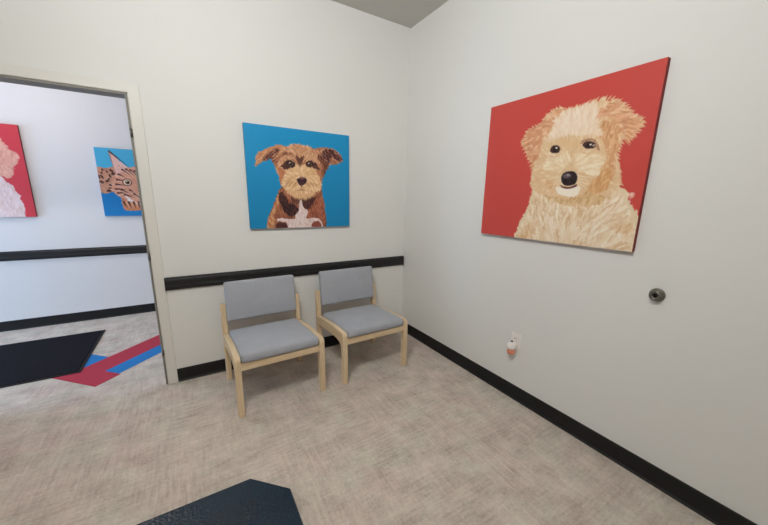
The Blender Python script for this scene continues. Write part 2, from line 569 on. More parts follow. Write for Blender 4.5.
# ------------------------------------------------------------------ the painted canvases
TR = {
 'brown': {
  'ear_l': [(0.083,0.385), (0.081,0.353), (0.098,0.288), (0.138,0.24), (0.193,0.21), (0.249,0.178), (0.292,0.165), (0.347,0.178), (0.371,0.199), (0.33,0.269), (0.283,0.338), (0.254,0.36), (0.235,0.322), (0.224,0.297), (0.181,0.32), (0.145,0.336), (0.114,0.357)],
  'ear_l_dark': [(0.139,0.334), (0.171,0.282), (0.209,0.247), (0.253,0.217), (0.284,0.205), (0.295,0.232), (0.279,0.312), (0.254,0.356), (0.235,0.322), (0.224,0.297), (0.188,0.309)],
  'ear_l_mid': [(0.109,0.338), (0.143,0.265), (0.198,0.222), (0.254,0.197), (0.234,0.222), (0.185,0.255), (0.139,0.33)],
  'head': [(0.253,0.374), (0.274,0.273), (0.31,0.22), (0.372,0.173), (0.437,0.15), (0.515,0.148), (0.581,0.163), (0.642,0.194), (0.689,0.252), (0.727,0.313), (0.743,0.362), (0.72,0.413), (0.712,0.449), (0.693,0.494), (0.684,0.566), (0.672,0.625), (0.648,0.581), (0.61,0.634), (0.574,0.651), (0.526,0.655), (0.491,0.665), (0.457,0.657), (0.427,0.678), (0.389,0.655), (0.345,0.638), (0.325,0.597), (0.316,0.544), (0.294,0.566), (0.283,0.472), (0.263,0.422)],
  'ear_r': [(0.62,0.216), (0.656,0.165), (0.72,0.149), (0.791,0.152), (0.849,0.165), (0.893,0.207), (0.925,0.255), (0.899,0.296), (0.847,0.308), (0.787,0.323), (0.765,0.36), (0.722,0.349), (0.689,0.266)],
  'ear_r_dark': [(0.705,0.192), (0.762,0.162), (0.82,0.167), (0.863,0.188), (0.915,0.251), (0.899,0.276), (0.847,0.271), (0.796,0.251), (0.773,0.309), (0.751,0.354), (0.722,0.327), (0.696,0.252)],
  'hair_r_dark': [(0.662,0.227), (0.703,0.251), (0.758,0.339), (0.728,0.391), (0.715,0.446), (0.696,0.407), (0.701,0.336), (0.674,0.281)],
  'brow_l': [(0.263,0.327), (0.287,0.272), (0.338,0.231), (0.395,0.23), (0.426,0.261), (0.382,0.251), (0.331,0.262), (0.292,0.298), (0.274,0.366)],
  'cheek_l': [(0.26,0.38), (0.302,0.39), (0.336,0.418), (0.327,0.469), (0.312,0.524), (0.294,0.566), (0.281,0.472)],
  'cheek_r': [(0.644,0.347), (0.708,0.328), (0.72,0.413), (0.704,0.479), (0.68,0.581), (0.661,0.495), (0.649,0.424)],
  'patch_l': [(0.303,0.374), (0.34,0.332), (0.398,0.303), (0.446,0.32), (0.439,0.347), (0.415,0.372), (0.37,0.379), (0.337,0.388)],
  'patch_r': [(0.525,0.314), (0.577,0.297), (0.625,0.31), (0.658,0.342), (0.686,0.379), (0.65,0.382), (0.602,0.359), (0.548,0.353)],
  'muzzle': [(0.327,0.483), (0.362,0.4), (0.429,0.348), (0.482,0.331), (0.548,0.353), (0.636,0.4), (0.676,0.48), (0.677,0.596), (0.611,0.619), (0.527,0.646), (0.428,0.666), (0.351,0.62), (0.31,0.579)],
  'nose': [(0.444,0.498), (0.466,0.479), (0.497,0.472), (0.53,0.476), (0.546,0.5), (0.528,0.532), (0.494,0.557), (0.463,0.543)],
  'pts': [(0.393,0.341), (0.576,0.333), (0.492,0.491), (0.482,0.331), (0.482,0.145), (0.491,0.553)],
  'body': [(0.146,1.001), (0.156,0.911), (0.189,0.829), (0.22,0.746), (0.263,0.64), (0.309,0.58), (0.481,0.622), (0.667,0.543), (0.701,0.654), (0.72,0.768), (0.73,0.872), (0.736,1.003), (0.735,1.036), (0.145,1.019)],
  'edge_l': [(0.146,1.007), (0.156,0.911), (0.189,0.835), (0.226,0.746), (0.262,0.651), (0.283,0.674), (0.251,0.77), (0.214,0.865), (0.196,1.009)],
  'chest_dk_l': [(0.274,0.639), (0.317,0.638), (0.341,0.733), (0.402,0.745), (0.449,0.812), (0.42,0.867), (0.358,0.854), (0.305,0.793), (0.27,0.722)],
  'chest_dk_r': [(0.491,0.671), (0.538,0.67), (0.603,0.669), (0.589,0.756), (0.539,0.816), (0.504,0.794), (0.494,0.732)],
  'chest_mid': [(0.346,0.614), (0.412,0.648), (0.444,0.684), (0.447,0.769), (0.408,0.733), (0.365,0.697)],
  'chest_wh': [(0.482,0.701), (0.501,0.781), (0.544,0.825), (0.524,0.897), (0.627,0.896), (0.676,0.929), (0.702,1.001), (0.692,1.034), (0.362,1.021), (0.332,0.94), (0.244,0.919), (0.262,0.895), (0.407,0.904), (0.42,0.861), (0.453,0.818), (0.459,0.738)],
  'paw_l': [(0.231,0.959), (0.254,0.94), (0.322,0.947), (0.331,0.995), (0.24,0.998)],
  'paw_r': [(0.582,0.961), (0.62,0.928), (0.665,0.948), (0.677,0.994), (0.587,0.998)],
  'body_r': [(0.545,0.819), (0.595,0.744), (0.664,0.68), (0.705,0.768), (0.714,0.897), (0.652,0.896), (0.543,0.882)],
 },
 'cream': {
  'head': [(0.388,0.582), (0.385,0.506), (0.358,0.441), (0.317,0.368), (0.286,0.307), (0.305,0.266), (0.317,0.231), (0.376,0.209), (0.411,0.201), (0.431,0.164), (0.468,0.136), (0.517,0.127), (0.573,0.151), (0.603,0.145), (0.625,0.15), (0.67,0.132), (0.734,0.129), (0.788,0.143), (0.833,0.172), (0.864,0.207), (0.892,0.246), (0.931,0.278), (0.94,0.307), (0.922,0.341), (0.898,0.373), (0.875,0.352), (0.865,0.385), (0.855,0.428), (0.859,0.489), (0.874,0.541), (0.886,0.602), (0.877,0.574), (0.88,0.644), (0.695,0.76), (0.403,0.641), (0.389,0.514)],
  'body': [(0.366,0.434), (0.389,0.514), (0.379,0.607), (0.403,0.634), (0.385,0.715), (0.369,0.796), (0.331,0.871), (0.315,0.93), (0.32,1.018), (0.65,1.108), (1.02,1.051), (1.007,0.845), (0.991,0.787), (0.963,0.741), (0.937,0.704), (0.93,0.656), (0.892,0.634), (0.887,0.569), (0.862,0.483)],
  'ear_l': [(0.286,0.307), (0.307,0.26), (0.321,0.232), (0.376,0.209), (0.414,0.205), (0.431,0.263), (0.418,0.362), (0.399,0.457), (0.375,0.505), (0.358,0.435), (0.317,0.368)],
  'crown_l': [(0.412,0.207), (0.437,0.163), (0.468,0.136), (0.523,0.132), (0.513,0.181), (0.476,0.247), (0.451,0.284), (0.432,0.269)],
  'forehead': [(0.506,0.174), (0.563,0.157), (0.624,0.154), (0.69,0.142), (0.723,0.185), (0.721,0.235), (0.734,0.268), (0.766,0.335), (0.723,0.323), (0.665,0.318), (0.592,0.301), (0.529,0.31), (0.474,0.328), (0.46,0.308), (0.482,0.248)],
  'ear_r': [(0.712,0.238), (0.724,0.195), (0.766,0.17), (0.808,0.17), (0.863,0.212), (0.892,0.251), (0.927,0.282), (0.92,0.336), (0.897,0.368), (0.87,0.347), (0.834,0.297), (0.811,0.253), (0.766,0.234)],
  'side_r': [(0.756,0.262), (0.795,0.255), (0.837,0.288), (0.86,0.369), (0.853,0.428), (0.859,0.529), (0.851,0.595), (0.819,0.568), (0.819,0.495), (0.799,0.411), (0.763,0.344)],
  'cheek_l': [(0.47,0.44), (0.489,0.4), (0.541,0.412), (0.595,0.407), (0.613,0.465), (0.587,0.509), (0.509,0.515), (0.459,0.499)],
  'cheek_r': [(0.654,0.42), (0.728,0.428), (0.773,0.449), (0.803,0.504), (0.803,0.567), (0.735,0.552), (0.671,0.515), (0.643,0.457)],
  'between': [(0.513,0.322), (0.585,0.325), (0.66,0.355), (0.654,0.381), (0.614,0.393), (0.57,0.381), (0.538,0.343)],
  'eye_l': [(0.483,0.382), (0.495,0.358), (0.521,0.354), (0.546,0.376), (0.542,0.401), (0.512,0.403), (0.494,0.397)],
  'eye_r': [(0.672,0.371), (0.695,0.357), (0.724,0.363), (0.743,0.383), (0.736,0.401), (0.705,0.401), (0.687,0.391)],
  'lid_r': [(0.657,0.365), (0.679,0.344), (0.717,0.342), (0.753,0.374), (0.766,0.417), (0.748,0.404), (0.724,0.361), (0.695,0.359)],
  'pts': [(0.517,0.38), (0.712,0.381), (0.534,0.375), (0.695,0.382), (0.625,0.576), (0.609,0.556), (0.478,0.129), (0.895,0.27)],
  'nose': [(0.576,0.576), (0.579,0.546), (0.605,0.529), (0.638,0.529), (0.666,0.551), (0.672,0.581), (0.66,0.61), (0.63,0.62), (0.596,0.611)],
  'mouth': [(0.573,0.61), (0.6,0.624), (0.631,0.627), (0.672,0.611), (0.669,0.625), (0.636,0.639), (0.596,0.633)],
  'chin': [(0.551,0.625), (0.59,0.633), (0.636,0.642), (0.687,0.626), (0.691,0.658), (0.674,0.682), (0.619,0.685), (0.564,0.663)],
  'muz_l': [(0.481,0.584), (0.524,0.58), (0.553,0.619), (0.549,0.662), (0.516,0.665), (0.491,0.63)],
  'muz_r': [(0.799,0.488), (0.835,0.545), (0.841,0.599), (0.827,0.654), (0.785,0.663), (0.742,0.641), (0.747,0.601), (0.791,0.564)],
  'neck': [(0.486,0.675), (0.598,0.7), (0.697,0.688), (0.746,0.665), (0.827,0.688), (0.794,0.728), (0.692,0.73), (0.577,0.719)],
  'acc_bl': [(0.344,0.986), (0.357,0.912), (0.429,0.864), (0.484,0.874), (0.437,0.933), (0.402,0.986)],
  'acc_br': [(0.902,0.859), (0.955,0.833), (0.992,0.857), (0.971,0.886), (0.928,0.885)],
 },
 'cat': {
  'low': [(-0.05,0.452), (0.576,0.419), (0.55,1.086), (-0.036,1.073)],
  'body': [(-0.013,0.303), (0.086,0.289), (0.17,0.273), (0.197,0.377), (0.171,0.53), (0.116,0.633), (-0.007,0.632)],
  'ear': [(0.144,0.04), (0.177,0.085), (0.236,0.173), (0.314,0.263), (0.329,0.33), (0.279,0.422), (0.198,0.44), (0.172,0.315), (0.153,0.167)],
  'head': [(0.148,0.429), (0.215,0.363), (0.313,0.273), (0.387,0.249), (0.592,0.248), (0.71,0.426), (0.663,0.726), (0.533,0.864), (0.386,0.897), (0.237,0.908), (0.202,0.812), (0.201,0.734), (0.163,0.684), (0.117,0.621), (0.121,0.558)],
  'white': [(0.243,0.682), (0.3,0.747), (0.397,0.797), (0.5,0.797), (0.495,0.851), (0.347,0.825), (0.27,0.773)],
  'paw': [(0.203,0.722), (0.26,0.773), (0.384,0.825), (0.379,0.905), (0.237,0.91), (0.201,0.852)],
  'pts': [(0.281,0.486), (0.138,0.556)],
 },
 'pup': {
  'ear': [(0.85,0.148), (0.873,0.192), (0.91,0.265), (0.952,0.316), (0.95,0.377), (0.901,0.454), (0.905,0.515), (0.874,0.56), (0.829,0.551), (0.781,0.51), (0.745,0.346)],
  'body': [(0.762,0.535), (0.814,0.544), (0.836,0.641), (0.87,0.752), (0.887,0.867), (0.861,1.02), (0.509,1.014), (0.608,0.662)],
 },
}



def smooth_closed(pts, k=6):
    n = len(pts)
    out = []
    for i in range(n):
        p0, p1, p2, p3 = (np.array(pts[(i + j - 1) % n]) for j in range(4))
        for s in range(k):
            t = s / k
            out.append(0.5 * ((2 * p1) + (-p0 + p2) * t + (2 * p0 - 5 * p1 + 4 * p2 - p3) * t * t + (-p0 + 3 * p1 - 3 * p2 + p3) * t ** 3))
    return np.array(out)


class Paint:
    def __init__(s, W, Hh, col, seed):
        s.W, s.H = W, Hh
        s.a = np.zeros((Hh, W, 3)) + np.array(col, float)
        s.yy, s.xx = np.mgrid[0:Hh, 0:W].astype(float)
        s.r = np.random.RandomState(seed)

    def noise(s, cell):
        gh, gw = int(s.H / cell) + 3, int(s.W / cell) + 3
        g = s.r.rand(gh, gw) - .5
        y, x = s.yy / cell, s.xx / cell
        iy, ix = y.astype(int), x.astype(int)
        fy, fx = y - iy, x - ix
        fy = fy * fy * (3 - 2 * fy); fx = fx * fx * (3 - 2 * fx)
        return (g[iy, ix] * (1 - fx) + g[iy, ix + 1] * fx) * (1 - fy) + (g[iy + 1, ix] * (1 - fx) + g[iy + 1, ix + 1] * fx) * fy

    def mask(s, uv, rough=0.0, cell=5, soft=1.0, sharp=False):
        p = np.array(uv, float) * [s.W, s.H]
        if not sharp:
            p = smooth_closed(p)
        X, Y = s.xx.copy(), s.yy.copy()
        if rough:
            X += s.noise(cell) * rough * 2 + s.noise(cell * .5) * rough
            Y += s.noise(cell) * rough * 2 + s.noise(cell * .5) * rough
        acc = np.zeros_like(X)
        offs = [(0.25, 0.25), (-.25, .25), (.25, -.25), (-.25, -.25)]
        for ox_, oy_ in offs:
            ins = np.zeros(X.shape, bool)
            ax, ay = X + ox_ * soft, Y + oy_ * soft
            for i in range(len(p)):
                x1, y1 = p[i]; x2, y2 = p[(i + 1) % len(p)]
                if y1 == y2:
                    continue
                c = ((y1 > ay) != (y2 > ay)) & (ax < (x2 - x1) * (ay - y1) / (y2 - y1) + x1)
                ins ^= c
            acc += ins
        m = acc / len(offs)
        if soft > 1.5:
            k = int(soft)
            for _ in range(k):
                m = (m + np.roll(m, 1, 0) + np.roll(m, -1, 0) + np.roll(m, 1, 1) + np.roll(m, -1, 1)) / 5
        return m

    def put(s, m, col, alpha=1.0):
        m = (m * alpha)[..., None]
        s.a = s.a * (1 - m) + np.array(col, float) * m

    def fill(s, uv, col, rough=0.0, alpha=1.0, soft=1.0, cell=5, sharp=False):
        m = s.mask(uv, rough, cell, soft, sharp)
        s.put(m, col, alpha)
        return m

    def ell(s, u, v, rx, ry, col, alpha=1.0, rot=0.0):
        c, q = math.cos(rot), math.sin(rot)
        dx, dy = s.xx - u * s.W, s.yy - v * s.H
        X, Y = (dx * c + dy * q) / (rx * s.W), (-dx * q + dy * c) / (ry * s.H)
        d = np.sqrt(X * X + Y * Y)
        m = np.clip((1 - d) * min(rx * s.W, ry * s.H) + .5, 0, 1)
        s.put(m, col, alpha)

    def stroke(s, x, y, ang, L, w, col, alpha, curve=0.0):
        segs = 3
        for k in range(segs):
            l = L / segs
            x2, y2 = x + math.cos(ang) * l, y + math.sin(ang) * l
            w1, w2 = w * (1 - k / segs), w * (1 - (k + 1) / segs)
            x0i, x1i = int(max(0, min(x, x2) - w - 2)), int(min(s.W, max(x, x2) + w + 3))
            y0i, y1i = int(max(0, min(y, y2) - w - 2)), int(min(s.H, max(y, y2) + w + 3))
            if x1i > x0i and y1i > y0i:
                X, Y = s.xx[y0i:y1i, x0i:x1i], s.yy[y0i:y1i, x0i:x1i]
                dx, dy = x2 - x, y2 - y
                t = np.clip(((X - x) * dx + (Y - y) * dy) / (l * l + 1e-9), 0, 1)
                d = np.hypot(X - x - t * dx, Y - y - t * dy)
                m = np.clip((w1 + (w2 - w1) * t) - d + .5, 0, 1)[..., None] * alpha
                s.a[y0i:y1i, x0i:x1i] = s.a[y0i:y1i, x0i:x1i] * (1 - m) + np.array(col, float) * m
            x, y = x2, y2
            ang += curve

    def fur(s, m, flow, n, L, w, cols, alpha=.6, jit=.3, shade=0, spill=3):
        ys, xs = np.nonzero(m > .5)
        if len(xs) == 0:
            return
        before = s.a.copy()
        for _ in range(n):
            i = s.r.randint(len(xs))
            x, y = float(xs[i]), float(ys[i])
            a = flow(x / s.W, y / s.H) + s.r.randn() * jit
            if cols is None:
                c = s.a[int(y), int(x)] + s.r.randn() * shade * np.array([1, .92, .8])
            else:
                c = cols[s.r.randint(len(cols))]
            s.stroke(x, y, a, L * (.6 + .8 * s.r.rand()), w * (.6 + .7 * s.r.rand()), c, alpha, s.r.randn() * .15)
        k = m.copy()
        for _ in range(spill):
            k = np.maximum.reduce([k, np.roll(k, 1, 0), np.roll(k, -1, 0), np.roll(k, 1, 1), np.roll(k, -1, 1)])
        k = k[..., None]
        s.a = before * (1 - k) + s.a * k


def away(cu, cv, asp=1.0):
    return lambda u, v: math.atan2((v - cv) / asp, u - cu)


def line(P, uv0, uv1, w, col, alpha=.9):
    x0, y0, x1, y1 = uv0[0] * P.W, uv0[1] * P.H, uv1[0] * P.W, uv1[1] * P.H
    P.stroke(x0, y0, math.atan2(y1 - y0, x1 - x0), math.hypot(x1 - x0, y1 - y0), w, col, alpha)


def paint_brown():
    T = TR['brown']
    P = Paint(300, 274, (22, 138, 192), 3)
    P.a = P.a + (0.5 - P.yy / P.H)[..., None] * np.array([8, 16, 18])
    down = lambda u, v: math.pi / 2 + (u - .5) * .8
    m = P.fill(T['body'], (150, 90, 66), 2)
    P.fur(m, down, 500, 16, 1.8, [(172, 104, 72), (128, 72, 54), (190, 128, 92), (110, 62, 50)], .7)
    mm = P.fill(T['edge_l'], (196, 138, 96), 3, .8)
    P.fur(mm, down, 90, 16, 1.6, [(218, 168, 122), (180, 112, 74)], .8)
    mm = P.fill(T['body_r'], (160, 92, 70), 3, .8)
    P.fur(mm, down, 90, 14, 1.6, [(128, 66, 52), (186, 116, 88)], .7)
    mm = P.fill(T['chest_dk_l'], (62, 36, 36), 4)
    P.fur(mm, lambda u, v: 1.1, 90, 18, 2.0, [(52, 30, 32), (84, 48, 44), (44, 26, 30)], .85)
    mm = P.fill(T['chest_mid'], (168, 100, 76), 3)
    P.fur(mm, lambda u, v: 1.1, 40, 16, 1.6, [(190, 122, 92), (120, 66, 52)], .8)
    mm = P.fill(T['chest_dk_r'], (82, 46, 42), 4)
    P.fur(mm, lambda u, v: 2.0, 70, 16, 1.8, [(62, 36, 36), (110, 64, 52)], .8)
    for k in range(60):     # dark ruff below the beard
        P.stroke((.38 + .25 * P.r.rand()) * P.W, (.66 + .06 * P.r.rand()) * P.H, math.pi / 2 + P.r.randn() * .35, 20, 2.0, [(70, 40, 38), (104, 60, 50), (54, 32, 34)][k % 3], .75)
    mm = P.fill(T['chest_wh'], (226, 204, 200), .8)
    P.fur(mm, lambda u, v: math.pi / 2 + (.48 - u) * 3.0, 150, 14, 1.5, [(240, 224, 220), (206, 176, 170), (232, 212, 208)], .7)
    P.fill(T['paw_l'], (84, 44, 42), 2)
    P.fill(T['paw_r'], (140, 74, 62), 2)
    # ears
    m = P.fill(T['ear_l'], (198, 140, 102), 2)
    P.fur(m, lambda u, v: 2.5, 110, 18, 1.8, [(222, 170, 128), (182, 118, 84), (206, 150, 108)], .8)
    mm = P.fill(T['ear_l_dark'], (112, 66, 54), 3)
    P.fur(mm, lambda u, v: 2.4, 80, 18, 1.6, [(84, 46, 42), (150, 96, 74), (196, 142, 106)], .8)
    m = P.fill(T['ear_r'], (176, 118, 88), 2)
    P.fur(m, lambda u, v: .6, 90, 16, 1.8, [(214, 164, 128), (150, 94, 70)], .8)
    mm = P.fill(T['ear_r_dark'], (84, 46, 46), 3)
    P.fur(mm, lambda u, v: .75, 80, 20, 1.5, [(66, 36, 40), (110, 64, 56), (190, 136, 112)], .75)
    # head
    nose = T['pts'][2]
    fl = away(nose[0], nose[1] - .02)
    m = P.fill(T['head'], (206, 154, 118), 1.5)
    P.fur(m, fl, 750, 11, 1.9, [(222, 176, 138), (194, 138, 102), (176, 116, 86), (230, 190, 152)], .6)
    mm = P.fill(T['hair_r_dark'], (108, 62, 50), 3)
    P.fur(mm, lambda u, v: 1.4, 60, 18, 1.8, [(84, 46, 42), (140, 86, 62)], .8)
    mm = P.fill(T['brow_l'], (150, 96, 70), 3, .8)
    P.fur(mm, lambda u, v: 2.4, 50, 16, 1.5, [(120, 70, 54), (188, 130, 94)], .8)
    P.fill(T['cheek_l'], (186, 112, 74), 3, .8)
    P.fill(T['cheek_r'], (168, 108, 76), 3, .7)
    mm = P.fill(T['muzzle'], (224, 182, 136), 4)
    P.fur(mm, fl, 380, 11, 1.7, [(238, 206, 166), (220, 178, 134), (206, 156, 114), (243, 216, 180)], .6)
    for k in T['patch_l'], T['patch_r']:
        mm = P.fill(k, (78, 44, 40), 3, .95)
        P.fur(mm, away(nose[0], .25), 45, 10, 1.5, [(56, 32, 32), (112, 68, 54), (76, 42, 40)], .8)
    br = T['pts'][3]
    for k in range(22):      # tuft between the eyes and parting of the forehead
        a = -math.pi / 2 + (k - 10.5) * .11
        P.stroke(br[0] * P.W + (k - 10.5) * .8, br[1] * P.H + 2, a, 34 + 14 * P.r.rand(), 1.6, [(148, 92, 66), (226, 178, 134), (176, 116, 82)][k % 3], .7)
    for k in range(9):
        P.stroke(br[0] * P.W + (k - 4) * 2.6, br[1] * P.H - 12 - 2 * abs(k - 4), math.pi / 2 + (k - 4) * .06, 26, 1.7, (84, 48, 42), .8)
    for (u, v) in T['pts'][:2]:
        P.ell(u, v, .036, .028, (40, 24, 28)); P.ell(u, v, .022, .020, (116, 84, 72)); P.ell(u, v + .001, .014, .015, (28, 18, 22)); P.ell(u - .007, v - .008, .006, .006, (226, 214, 208))
    P.fill(T['nose'], (70, 40, 46), .6)
    P.ell(nose[0] + .004, nose[1] - .013, .026, .013, (136, 98, 100), .8)
    P.ell(nose[0] - .022, nose[1] + .018, .010, .010, (38, 22, 28)); P.ell(nose[0] + .026, nose[1] + .018, .010, .010, (38, 22, 28))
    n0 = T['pts'][5]
    line(P, n0, (n0[0], n0[1] + .05), 1.6, (120, 74, 62))
    for s in (-1, 1):
        line(P, (n0[0], n0[1] + .045), (n0[0] + s * .07, n0[1] + .062), 1.5, (150, 98, 74), .8)
        for k in range(9):
            P.stroke((nose[0] + s * (.05 + .012 * k)) * P.W, (nose[1] + .03 + .01 * (k % 3)) * P.H, math.pi / 2 - s * .5, 16, 1.2, (178, 120, 84), .6)
    # beard tufts over the chest
    for k in range(46):
        u = .37 + .25 * k / 45
        v = .655 - .9 * (u - .495) ** 2 * 4 + .02 * P.r.rand()
        P.stroke(u * P.W, v * P.H, math.pi / 2 + (u - .49) * -1.2, 13, 2.0, [(224, 180, 134), (206, 156, 114), (234, 196, 154)][k % 3], .8)
    return P


def paint_cream():
    T = TR['cream']
    P = Paint(340, 304, (201, 74, 66), 7)
    down = lambda u, v: math.pi / 2 + (u - .58) * 1.6
    m = P.fill([(.80, .42), (.44, .40)] + T['body'][2:-1], (234, 208, 174), 2)
    P.fur(m, down, 900, 24, 2.4, [(243, 224, 196), (230, 202, 164), (220, 184, 142), (246, 232, 212), (236, 212, 182)], .55)
    P.fur(P.mask(T['body'][3:-3]), lambda u, v: math.pi / 2 + (u - .6) * 2.4, 170, 30, 2.6, [(250, 238, 220), (247, 230, 206), (216, 176, 130), (244, 222, 204)], .6, .35)
    for k in ('acc_bl', 'acc_br'):
        mm = P.fill(T[k], (222, 180, 134), 4, .4)
        P.fur(mm, down, 30, 16, 1.8, [(214, 168, 120), (236, 206, 168)], .5)
    # fringe spikes outside the body
    edge = smooth_closed(T['body'], 4)
    for p in edge:
        if p[1] < .97 and p[1] > .64:
            s = -1 if p[0] < .58 else 1
            P.stroke((p[0] - s * .012) * P.W, p[1] * P.H, math.pi / 2 - s * .6 + P.r.randn() * .2, 9, 2.6, (232, 208, 174), .9)
    for p in smooth_closed(T['head'], 3):
        if p[1] < .62:
            P.stroke(p[0] * P.W, p[1] * P.H, math.atan2(p[1] - .42, p[0] - .6) + .5 * (1 if p[0] > .6 else -1) + P.r.randn() * .3, 8, 2.0, (226, 186, 144), .8)
    nose = T['pts'][4]
    fl = away(nose[0], nose[1] - .06)
    m = P.fill(T['head'], (226, 192, 150), 3)
    P.fur(m, fl, 900, 12, 2.0, [(240, 216, 184), (230, 198, 158), (220, 180, 138)], .5)
    mm = P.fill(T['neck'], (214, 172, 122), 4, .7)
    P.fur(mm, down, 110, 16, 1.8, [(204, 158, 108), (228, 196, 152)], .6)
    for k, c in (('ear_l', (212, 150, 112)), ('crown_l', (218, 162, 122)), ('ear_r', (218, 158, 120)), ('side_r', (216, 160, 114))):
        mm = P.fill(T[k], c, 3.5, .92, 2.5)
        P.fur(mm, away(.6, .2) if k != 'side_r' else (lambda u, v: 1.7), 110, 13, 2.2,
              [(c[0] - 16, c[1] - 20, c[2] - 20), (c[0] + 14, c[1] + 20, c[2] + 22), c, (238, 206, 170)], .6)
    for (u0, v0, a) in [(T['ear_r'][7][0], T['ear_r'][7][1], .3)]:
        for k in range(9):
            P.stroke((u0 - .035) * P.W, (v0 - .045 + .011 * k) * P.H, a + .08 * k, 13, 2.4, [(214, 150, 110), (232, 184, 142)][k % 2], .9)
    mm = P.fill(T['forehead'], (240, 216, 192), 4, .9, 3)
    P.fur(mm, fl, 240, 20, 1.8, [(246, 228, 208), (234, 204, 174), (242, 220, 200)], .6)
    for k in ('cheek_l', 'cheek_r'):
        mm = P.fill(T[k], (240, 218, 184), 4, .85, 3)
        P.fur(mm, fl, 90, 16, 1.7, [(246, 230, 204), (230, 200, 160)], .6)
    P.fill(T['between'], (226, 188, 140), 3, .6, 3)
    mm = P.fill(T['muz_r'], (214, 158, 106), 4, .85, 3)
    P.fur(mm, down, 60, 18, 1.8, [(206, 146, 92), (230, 186, 136)], .6)
    P.fill(T['muz_l'], (216, 162, 112), 3, .75, 3)
    P.fill(T['chin'], (242, 226, 206), 2, .95)
    # muzzle strokes
    P.fur(P.mask(T['muz_l']), fl, 20, 14, 1.4, [(236, 206, 168)], .6)
    for s in (-1, 1):
        for k in range(12):
            P.stroke((nose[0] + s * .05) * P.W, (nose[1] - .015 + .006 * k) * P.H, (0 if s > 0 else math.pi) + s * (.15 + .08 * k) * 1.0, 24, 1.5, [(246, 228, 200), (222, 184, 138)][k % 2], .6)
    # eyes
    P.fill(T['lid_r'], (150, 96, 72), 1, .6)
    P.fill(T['eye_l'], (70, 40, 34), .6); P.fill(T['eye_r'], (72, 42, 38), .6)
    e = T['pts'][0]; g = T['pts'][1]
    P.ell(e[0], e[1], .016, .017, (26, 16, 18)); P.ell(g[0] - .005, g[1], .014, .013, (26, 16, 18))
    P.ell(e[0] + .006, e[1] - .008, .006, .006, (236, 228, 224)); P.ell(g[0] + .004, g[1] - .003, .006, .005, (240, 232, 226))
    P.ell(g[0] + .022, g[1] + .004, .008, .006, (206, 186, 176), .8)
    for k in range(10):
        P.stroke((e[0] - .045 + .009 * k) * P.W, (e[1] - .055 + .002 * abs(k - 5)) * P.H, -math.pi / 2 + (k - 5) * .1, 12, 1.5, (226, 190, 146), .6)
    for q in (e, g):      # soft folds under the eyes
        for k in range(7):
            P.stroke((q[0] - .035 + .010 * k) * P.W, (q[1] + .038 + .004 * (3 - abs(k - 3))) * P.H, .1 * (3 - k), 7, 1.6, (222, 180, 136), .5)
    # mouth and nose
    P.fill(T['chin'], (246, 234, 218), 1, .9)
    P.fill(T['mouth'], (104, 62, 62), .5)
    P.fill(T['nose'], (44, 28, 30), .6)
    hl = T['pts'][5]
    P.ell(hl[0], hl[1], .026, .016, (112, 98, 104), .75); P.ell(hl[0] + .006, hl[1] - .004, .010, .006, (176, 164, 170), .7)
    P.ell(nose[0] - .022, nose[1] + .014, .009, .010, (20, 12, 14)); P.ell(nose[0] + .022, nose[1] + .014, .009, .010, (20, 12, 14))
    return P


